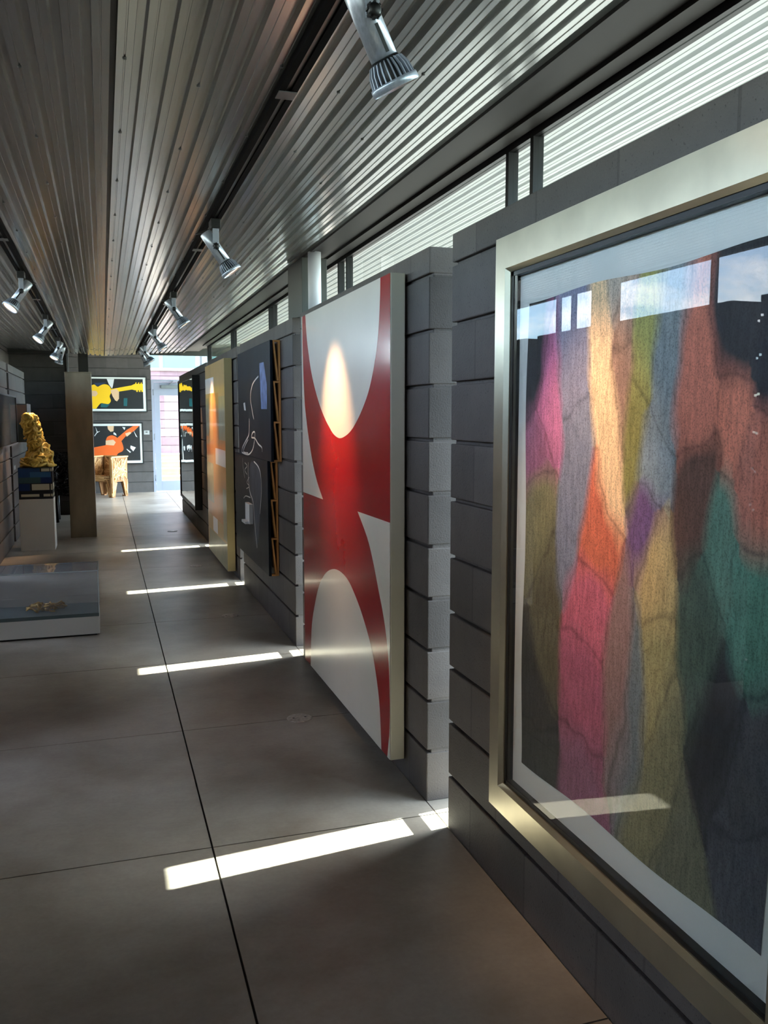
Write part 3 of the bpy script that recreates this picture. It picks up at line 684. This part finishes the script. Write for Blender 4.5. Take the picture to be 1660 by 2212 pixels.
mb.build('frame', mr, loc=(-1.12, -12.1, -.33), bevel=.002)
mb = MB(); mb.box((1.082, 11.11, .36), (1.09, 13.20, 1.985), mirror_mat()); mb.build('mirror_glass', mr, loc=(-1.12, -12.1, -.33))

# ------------------------------------------------------------------ guitar prints on the back wall
CK = mat('print_black', (22, 24, 26), .5, noise=.25, nscale=8); CY = mat('print_yellow', (250, 200, 20), .5); CO_ = mat('print_orange', (232, 100, 28), .5); CSK = mat('print_skin', (222, 184, 146), .6); CT = mat('print_teal', (18, 92, 98), .5); CW = mat('print_white', (222, 224, 226), .6); CB = mat('print_blue', (32, 52, 84), .5); CM = mat('white_frame', (224, 228, 224), .5)
def guitar_print(label, F, Wt, A, shapes):
    cx = (F[0]+F[2])/2; t = thing('framed_print', (cx, 17.88, F[1]), label, 'picture', 'guitar prints on the far wall'); loc = (-cx, -17.88, -F[1])
    mb = MB()
    for a, b in (((F[0], F[1]), (F[2], F[1]+.02)), ((F[0], F[3]-.02), (F[2], F[3])), ((F[0], F[1]+.02), (F[0]+.02, F[3]-.02)), ((F[2]-.02, F[1]+.02), (F[2], F[3]-.02))): mb.box((a[0], 17.855, a[1]), (b[0], 17.895, b[1]), M_black)
    mb.build('outer_frame', t, loc=loc)
    mb = MB(); mb.box((Wt[0], 17.866, Wt[1]), (Wt[2], 17.893, Wt[3]), CM); mb.build('mat_board', t, loc=loc)
    mb = MB(); plane_y(mb, 17.864, [(A[0], A[1]), (A[2], A[1]), (A[2], A[3]), (A[0], A[3])], CK)
    for k, (P_, M) in enumerate(shapes): plane_y(mb, 17.864, P_, M, .0006*(k+1))
    mb.build('printed_image', t, loc=loc)
pegs = [([(x, 2.135), (x+.022, 2.135), (x+.03, 2.17), (x+.008, 2.165)], CY) for x in (.63, .68, .73)]+[([(x, 2.02), (x+.026, 2.02), (x+.03, 1.985), (x-.004, 1.985)], CY) for x in (.65, .70, .748)]
guitar_print('print of a yellow guitar on black, upper one on the far wall', (-.52, 1.586, .853, 2.286), (-.50, 1.606, .832, 2.268), (-.45, 1.652, .777, 2.232), [
    ([(-.134,2.151),(.099,2.16),(.038,2.128),(-.01,2.112),(-.071,2.084),(-.118,2.118)], CB), ([(.102,2.229),(.24,2.229),(.211,2.086),(.194,2.042),(.157,2.098),(.135,2.135)], CW),
    (smooth([(-.40,1.66),(-.42,1.80),(-.40,1.95),(-.34,2.06),(-.25,2.12),(-.178,2.107),(-.129,2.12),(-.071,2.077),(-.01,2.109),(.062,2.128),(.134,2.104),(.179,2.036),(.19,1.986),(.145,1.898),(.166,1.81),(.121,1.747),(.049,1.753),(-.023,1.759),(-.072,1.709),(-.11,1.654)], 3), CY),
    ([(.175,2.035),(.558,2.108),(.62,2.138),(.775,2.142),(.775,2.016),(.629,2.015),(.568,2.03),(.323,1.987),(.18,1.967)], CY), ([(.161,2.011),(.276,2.043),(.323,1.987),(.318,1.849),(.28,1.798),(.245,1.817),(.199,1.898)], CSK),
    ([(-.175,2.002),(-.098,1.996),(-.07,1.946),(-.114,1.89),(-.179,1.896)], CSK), ([(-.017,1.753),(.145,1.741),(.083,1.678),(-.031,1.684)], CT), ([(.406,1.862),(.477,1.862),(.466,1.704),(.401,1.71)], CT)]+pegs)
guitar_print('print of a player with an orange guitar, lower one behind the wooden chair', (-.52, .566, .753, 1.386), (-.50, .59, .738, 1.366), (-.45, .638, .690, 1.320), [
    ([(.083,1.319),(.204,1.319),(.194,1.218),(.139,1.205),(.093,1.256)], CSK), (smooth([(-.44,.645),(-.43,.80),(-.3,.88),(-.185,.905),(-.051,.929),(.046,.953),(.042,1.017),(.075,1.105),(.161,1.138),(.233,1.11),(.263,1.082),(.334,1.026),(.372,.886),(.346,.823),(.271,.785),(.22,.716),(.157,.645)], 3), CO_),
    ([(.255,1.080),(.445,1.242),(.57,1.317),(.681,1.317),(.592,1.228),(.417,1.115),(.325,1.01)], CO_), ([(.043,1.035),(.183,1.053),(.23,1.002),(.191,.939),(.04,.953)], CSK), ([(.412,1.172),(.505,1.203),(.529,1.178),(.441,1.108)], CSK),
    ([(.509,.935),(.606,.896),(.555,.82),(.501,.884)], CW), ([(.433,.872),(.511,.808),(.492,.792),(.43,.857)], CW), ([(-.14,1.308),(-.102,1.207),(-.053,1.226),(-.066,1.213),(-.115,1.182),(-.159,1.119),(-.165,1.132),(-.116,1.201)], CW), ([(.568,1.241),(.643,1.094),(.613,1.113)], CW), ([(.36,1.30),(.40,1.24),(.42,1.29)], CW), ([(.20,1.20),(.24,1.17),(.25,1.13),(.19,1.16)], CW)])
M_lab = mat('label_grey', (170, 172, 172), .6)
pl = MB(); pl.box((.767, 17.888, 1.148), (.877, 17.9, 1.228), M_lab); pl.box((.80, 17.886, 1.185), (.84, 17.888, 1.205), M_beam)
tag(pl.build('wall_label'), 'small grey caption plate on the far wall beside the orange guitar print', 'label')

# ------------------------------------------------------------------ scrap wood chairs
def strips(mb, quad, n, M, t=.012, w=.018, nrm=None, along=None):
    A, B, Cc, D = [Vector(p) for p in quad]
    nn = (B-A).cross(D-A).normalized()
    def bl(u, v): return A*(1-u)*(1-v)+B*u*(1-v)+Cc*u*v+D*(1-u)*v
    for i in range(n):
        u0, v0 = random.uniform(.04, .96), random.uniform(.02, .6); 
        if along == 'v': u1 = min(.96, max(.04, u0+random.uniform(-.3, .3))); v1 = min(.98, v0+random.uniform(.25, .6))
        elif along == 'u': v0 = random.uniform(.06, .94); u0 = random.uniform(.02, .5); u1 = min(.98, u0+random.uniform(.25, .6)); v1 = min(.95, max(.05, v0+random.uniform(-.2, .2)))
        else: u1, v1 = random.uniform(.04, .96), random.uniform(.3, .98)
        p, q = bl(u0, v0), bl(u1, v1)
        if (q-p).length < .04: continue
        off = nn*random.uniform(-.004, .008)*random.choice((1, 1))
        mb.bar(p+off, q+off, w*random.uniform(.6, 1.3), t, M[i % len(M)], up=nn)
def slab(mb, quad, th, M):
    A, B, Cc, D = [Vector(p) for p in quad]; n_ = (B-A).cross(D-A).normalized()*th/2
    vs = [A-n_, B-n_, Cc-n_, D-n_, A+n_, B+n_, Cc+n_, D+n_]
    mb.add(vs, [(3,2,1,0),(4,5,6,7),(0,1,5,4),(1,2,6,5),(2,3,7,6),(3,0,4,7)], M)
def scrap_chair(name, loc, rz, label, pal, base, w=.54, d=.46, h=.752, sh=.385):
    t = thing(name, loc, label, 'chair', rz=rz)
    x, y = w/2, d/2
    def panel(nm, quad, n, th=.03, along=None):
        mb = MB(); slab(mb, quad, th*.5, base)
        nn = (Vector(quad[1])-Vector(quad[0])).cross(Vector(quad[3])-Vector(quad[0])).normalized()*th*.35
        strips(mb, [Vector(p)+nn for p in quad], int(n*1.6), pal, along=along); strips(mb, [Vector(p)-nn for p in quad], int(n*1.6), pal, along=along)
        mb.build(nm, t)
    panel('seat', [(-x, -y, sh), (x, -y, sh), (x, y, sh-.02), (-x, y, sh-.02)], 40)
    panel('seat_rail', [(-x+.03, -y, sh-.09), (x-.03, -y, sh-.09), (x-.03, -y, sh+.005), (-x+.03, -y, sh+.005)], 14, along='u')
    panel('backrest', [(-x, y-.01, sh-.08), (x, y-.01, sh-.08), (x, y+.03, h), (-x, y+.03, h)], 60)
    for s in (-1, 1):
        panel('arm_panel', [(s*x, -y, sh-.10), (s*x, y, sh-.10), (s*x, y+.02, h), (s*x, -y-.01, h)], 46)
        mb = MB(); mb.bar((s*x, -y-.02, h), (s*x, y+.03, h), .045, .022, pal[0]); mb.build('armrest', t)
        for q in (-1, 1):
            mb = MB(); a = .075; tx, ty = s*x, q*y
            top = sh-.06; b0 = .034
            for (dx, dy) in ((1, 0), (0, 1)):
                qd = [(tx-s*dx*2*b0, ty-q*dy*2*b0, 0), (tx, ty, 0), (tx, ty, top), (tx-s*dx*.15, ty-q*dy*.15, top)]
                slab(mb, qd, .022, base); strips(mb, [Vector(p)+Vector((dy*s*.01, dx*q*.01, 0)) for p in qd], 12, pal, along='v')
            mb.box((tx-s*2*b0, ty-q*2*b0, 0), (tx, ty, .02), base); mb.build('leg', t)
        mb = MB(); mb.bar((s*x, -y, 0.02), (s*x, -y-.01, h), .05, .03, pal[1]); strips(mb, [(s*x-.03, -y-.015, .03), (s*x+.03, -y-.015, .03), (s*x+.03, -y-.02, h-.02), (s*x-.03, -y-.02, h-.02)], 18, pal, along='v'); mb.build('front_post', t)
    mb = MB(); mb.bar((-x, y+.03, h), (x, y+.03, h), .045, .022, pal[0]); mb.build('top_rail', t)
    return t
wp = [mat('scrap_pine_a', (222, 172, 112), .6), mat('scrap_pine_b', (200, 148, 90), .6), mat('scrap_pine_c', (180, 124, 70), .6), mat('scrap_pine_d', (232, 188, 130), .6)]
scrap_chair('armchair', (.049, 17.20, 0), -.6435, 'pale armchair of nailed scrap wood strips below the guitar prints', wp, mat('scrap_gap', (150, 104, 62), .8))
bpal = [mat('black_stick_a', (20, 19, 19), .5), mat('black_stick_b', (32, 29, 27), .5)]
# black twig chair behind the pillar
t = thing('armchair', (-.50, 13.35, 0), 'black chair of tangled sticks in the dark corner behind the rusty pillar', 'chair')
for sx, sy in ((-1, -1), (1, -1), (-1, 1), (1, 1)):
    mb = MB(); mb.tube([(sx*.16, sy*.2, 0), (sx*.17, sy*.2, .45)], .022, bpal[0], 8); mb.build('leg', t)
def tangle(nm, c, s, n, r=.009):
    mb = MB()
    for i in range(n):
        p = Vector([c[k]+random.uniform(-1, 1)*s[k] for k in range(3)]); q = p+Vector((random.uniform(-.2, .2), random.uniform(-.2, .2), random.uniform(-.16, .16)))
        q = Vector([max(c[k]-s[k]*1.1, min(c[k]+s[k]*1.1, q[k])) for k in range(3)]); mdl = (p+q)/2+Vector((random.uniform(-.03, .03), 0, random.uniform(-.03, .03)))
        mb.tube([p, mdl, q], r*random.uniform(.6, 1.4), bpal[i % 2], 6)
    mb.build(nm, t)
tangle('seat', (0, 0, .45), (.21, .22, .06), 140); tangle('backrest', (0, .2, .72), (.22, .05, .24), 260)
tangle('arm', (-.2, 0, .62), (.04, .2, .14), 50); tangle('arm', (.2, 0, .62), (.04, .2, .14), 50)

# ------------------------------------------------------------------ pillar
M_rust = mat('oiled_steel', (138, 124, 102), .42, .6, noise=.35, nscale=4, stretch=(1, 1, .4))
pm = MB(); x0, x1, yA, yB, zt = -.428, -.118, 11.42, 11.74, 2.045
pm.box((x0, yA, 0), (x1, yB, zt), M_rust)
pil = struct(pm.build('column_2', bevel=.006))
pm = MB(); pm.box((x0-.004, yA-.004, zt), (x1+.004, yB+.004, zt+.008), M_rust); pm.build('cap_plate', pil)

# ------------------------------------------------------------------ pedestal, painted block, sculpture
mb = MB(); mb.box((-.925, 10.44, 0), (-.560, 10.80, .585), mat('plinth_white', (205, 203, 196), .6, noise=.04, nscale=5))
tag(mb.build('pedestal', bevel=.003), 'white square plinth under the blue painted box by the left wall', 'pedestal')
bx = thing('painted_box', (-.742, 10.62, .585), 'dark box painted with blue bands and cream rectangles, standing on the white plinth', 'box')
M_navy = mat('navy_black', (14, 17, 26), .35, coat=.3); B1 = mat('band_blue', (22, 62, 112), .35, coat=.3); B2 = mat('band_light_blue', (48, 96, 142), .35, coat=.3); B3 = mat('band_green', (54, 82, 84), .4); B4 = mat('band_deep', (10, 40, 92), .35); BC = mat('band_cream', (198, 192, 168), .5)
mb = MB(); mb.box((-.178, -.178, 0), (.178, .178, .355), M_navy); mb.build('body', bx, bevel=.003)
rows = [(.305, .35, [(-.175, .05, B1), (.065, .150, BC), (.158, .176, BC)]), (.245, .305, [(-.175, -.055, B1), (-.055, .165, B2)]), (.180, .245, [(-.175, .055, B3), (.055, .17, B4)]), (.095, .175, [(-.175, -.06, B4), (-.04, .145, BC), (.158, .176, BC)]), (.022, .062, [(-.155, .035, BC), (.08, .150, BC), (.158, .176, BC)])]
for za_, zb_, cs in rows:
    for xa_, xb_, M in cs:
        mb = MB(); ins = .006 if M is BC else 0
        mb.box((xa_, -.182, za_+ins), (xb_, -.1775, zb_-ins), M); mb.box((.1775, -.14, za_+ins), (.181, .10, zb_-ins), M) if M is BC and xb_ > .17 else None
        mb.build('painted_panel', bx)
M_clay = mat('ochre_glaze', (216, 182, 84), .42, noise=.25, nscale=14, coat=.2)
sc_ = MB(); bx0, by0, bz0 = -.742, 10.62, .9405
def prof(z):
    tb = [(0, .165), (.04, .17), (.10, .15), (.17, .115), (.25, .085), (.34, .082), (.45, .085), (.52, .08), (.58, .07), (.61, .03)]
    for i in range(len(tb)-1):
        if tb[i][0] <= z <= tb[i+1][0]:
            u = (z-tb[i][0])/(tb[i+1][0]-tb[i][0]); return tb[i][1]*(1-u)+tb[i+1][1]*u
    return .02
def axis_(z): return Vector((.035*math.sin(z*9)-.02*z/.6+.012, .02*math.sin(z*7), 0))
core = []; seg = 28; nz_ = 34
for j in range(nz_+1):
    z = .61*j/nz_; a = axis_(z)
    for k in range(seg):
        th = 2*PI*k/seg; r = prof(z)*(.82+.14*math.sin(3*th+z*24)+.08*math.sin(7*th-z*40))
        core.append((a.x+r*math.cos(th), a.y+r*math.sin(th), max(0, z)))
fs = [(j*seg+k, j*seg+(k+1) % seg, (j+1)*seg+(k+1) % seg, (j+1)*seg+k) for j in range(nz_) for k in range(seg)]+[tuple(range(seg))[::-1], tuple(nz_*seg+k for k in range(seg))]
sc_.add(core, fs, M_clay, True)
rd = random.Random(3)
for i in range(105):
    z = rd.uniform(.015, .585)**1.0; th = rd.uniform(0, 2*PI); a = axis_(z); r = prof(z)
    ctr = Vector((a.x+r*.92*math.cos(th), a.y+r*.92*math.sin(th), z)); R_ = rd.uniform(.024, .052) * (1.2 if z < .2 else 1)
    nrm = Vector((math.cos(th), math.sin(th), rd.uniform(-.5, .9))).normalized(); u = nrm.orthogonal().normalized(); v = nrm.cross(u)
    ph = rd.uniform(0, 6); tr = rd.uniform(.010, .017); el = rd.uniform(.55, 1)
    pts = []
    for k in range(14):
        an = 2*PI*k/14; rr = R_*(1+.18*math.sin(2*an+ph)+.1*math.sin(3*an)); q = ctr+u*rr*math.cos(an)+v*rr*el*math.sin(an)+nrm*.008*math.sin(2*an+ph)
        if q.z < tr: q.z = tr
        pts.append(q)
    sc_.tube(pts, tr, M_clay, 7, closed=True)
for i in range(14):     # draping coils round the base
    th = 2*PI*i/14+rd.uniform(-.2, .2); z = rd.uniform(.02, .12); pts = []
    for k in range(9):
        an = th+(k-4)*.16; r = prof(z)*1.02+.012*math.sin(k*1.3+i); pts.append((r*math.cos(an)+.012, r*math.sin(an), max(.012, z-.004*abs(k-4)**1.5)))
    sc_.tube(pts, .013, M_clay, 8)
tag(sc_.build('coiled_sculpture', loc=(bx0, by0, bz0)), 'yellow ochre sculpture of piled clay coils, on top of the blue painted box', 'sculpture')

# ------------------------------------------------------------------ low display case
dc = thing('display_case', (-.52, 6.42, 0), 'low clear acrylic display case on a white base, on the floor at left', 'display case')
M_base = mat('case_base', (206, 204, 200), .5)
X0, X1, YA_, YB_, HB, HT = -.965, -.068, 6.22, 6.60, .135, .452
ofs = (.52, -6.42, 0)
mb = MB(); mb.box((X0, YA_, .012), (X1, YB_, HB), M_base); mb.box((X0+.02, YA_+.02, 0), (X1-.02, YB_-.02, .012), M_black); mb.build('base', dc, loc=ofs, bevel=.003)
mb = MB(); mb.box((X0+.002, YA_+.002, HB), (X1-.002, YB_-.002, HB+.024), M_acryl_edge); mb.build('deck', dc, loc=ofs)
mb = MB()
tk = .008; zb0 = HB+.024
mb.box((X0, YA_, zb0), (X1, YA_+tk, HT), M_acryl); mb.box((X0, YB_-tk, zb0), (X1, YB_, HT), M_acryl); mb.box((X1-tk, YA_+tk, zb0), (X1, YB_-tk, HT), M_acryl); mb.box((X0, YA_+tk, zb0), (X0+tk, YB_-tk, HT), M_acryl); mb.box((X0, YA_, HT), (X1, YB_, HT+tk), M_acryl)
mb.build('acrylic_cover', dc, loc=ofs)
M_edge2 = mat('polished_acrylic_edge', (190, 205, 212), .15)
mb = MB()
for a, b in (((X0, YA_-.0015, HT-.001), (X1, YA_, HT+.007)), ((X1-.004, YA_-.0015, zb0), (X1+.0015, YA_+.009, HT+.007)), ((X1, YA_, HT+.002), (X1+.0015, YB_, HT+.007)), ((X1, YB_-.007, zb0), (X1+.0015, YB_, HT+.007)), ((X0, YB_, HT+.002), (X1, YB_+.0015, HT+.007))): mb.box(a, b, M_edge2)
mb.build('cover_edge', dc, loc=ofs)
gm = MB(); rd = random.Random(5); M_gc = mat('gilded_fragment', (170, 128, 58), .35, .5, noise=.3, nscale=30)
for i in range(26):
    c = Vector((rd.uniform(-.10, .10), rd.uniform(-.07, .07), rd.uniform(.012, .05))); a = rd.uniform(0, 3)
    pts = [c+Vector((.04*math.cos(a)*q+.012*math.sin(q*3+i), .04*math.sin(a)*q, .01*math.cos(q*4))) for q in (-1, -.5, 0, .5, 1)]
    gm.tube([(p.x, p.y, max(.009, p.z)) for p in pts], .008, M_gc, 6)
tag(gm.build('gilded_object', loc=(-.42, 6.40, HB+.0245)), 'small heap of gold-coloured twisted pieces inside the clear display case', 'sculpture')

# ------------------------------------------------------------------ pictures on the left wall
def wall_pic(name, ya, yb, za, zb, dep, label, field, fw=.02):
    t = thing(name, (LX+.002, (ya+yb)/2, za), label, 'picture'); loc = (-LX-.002, -(ya+yb)/2, -za)
    mb = MB()
    for a, b in (((ya, za), (yb, za+fw)), ((ya, zb-fw), (yb, zb)), ((ya, za+fw), (ya+fw, zb-fw)), ((yb-fw, za+fw), (yb, zb-fw))): mb.box((LX+.002, a[0], a[1]), (LX+dep, b[0], b[1]), M_black)
    mb.build('frame', t, loc=loc)
    mb = MB(); mb.box((LX+.004, ya+fw, za+fw), (LX+dep*.6, yb-fw, zb-fw), field); mb.build('picture_field', t, loc=loc)
    mb = MB(); mb.box((LX+dep*.82, ya+fw, za+fw), (LX+dep*.9, yb-fw, zb-fw), M_pglass); mb.build('glass_pane', t, loc=loc)
wall_pic('framed_print', 9.2, 11.75, 1.17, 1.76, .035, 'dark glazed picture in thin black frame on the left wall, nearer one', mat('dark_drawing', (58, 60, 66), .5, noise=.3, nscale=3))
t = thing('shadow_box', (LX+.002, 12.2, 1.185), 'deep shadow box with pink to teal side on the left wall beside the yellow sculpture', 'picture'); loc = (-LX-.002, -12.2, -1.185)
def grad_mat():
    M = bpy.data.materials.new('pink_to_teal'); M.use_nodes = True; n = M.node_tree; b = n.nodes['Principled BSDF']
    t_ = n.nodes.new('ShaderNodeTexCoord'); s_ = n.nodes.new('ShaderNodeSeparateXYZ'); r = n.nodes.new('ShaderNodeValToRGB')
    n.links.new(t_.outputs['Object'], s_.inputs[0]); q = n.nodes.new('ShaderNodeMapRange'); q.inputs[1].default_value = 1.19; q.inputs[2].default_value = 1.66
    n.links.new(s_.outputs['Z'], q.inputs[0]); n.links.new(q.outputs[0], r.inputs[0])
    e = r.color_ramp.elements; e[0].color = (*lin((88, 110, 116)), 1); e[0].position = .45; e[1].color = (*lin((182, 150, 134)), 1); e[1].position = .72
    n.links.new(r.outputs[0], b.inputs['Base Color']); b.inputs['Roughness'].default_value = .4
    return M
mb = MB(); mb.box((LX+.002, 12.0, 1.19), (LX+.13, 12.6, 1.66), grad_mat()); mb.build('box_body', t, loc=loc)
mb = MB(); mb.box((LX+.002, 11.995, 1.655), (LX+.135, 12.605, 1.67), M_alu); mb.box((LX+.002, 11.995, 1.18), (LX+.135, 12.605, 1.19), M_alu); mb.box((LX+.125, 11.995, 1.19), (LX+.135, 12.605, 1.655), M_alu); mb.build('edge_trim', t, loc=loc)
mb = MB(); mb.box((LX, 11.42, .86), (LX+.004, 11.62, .91), M_lab); tag(mb.build('wall_label'), 'small pale caption card low on the left wall behind the plinth', 'label')
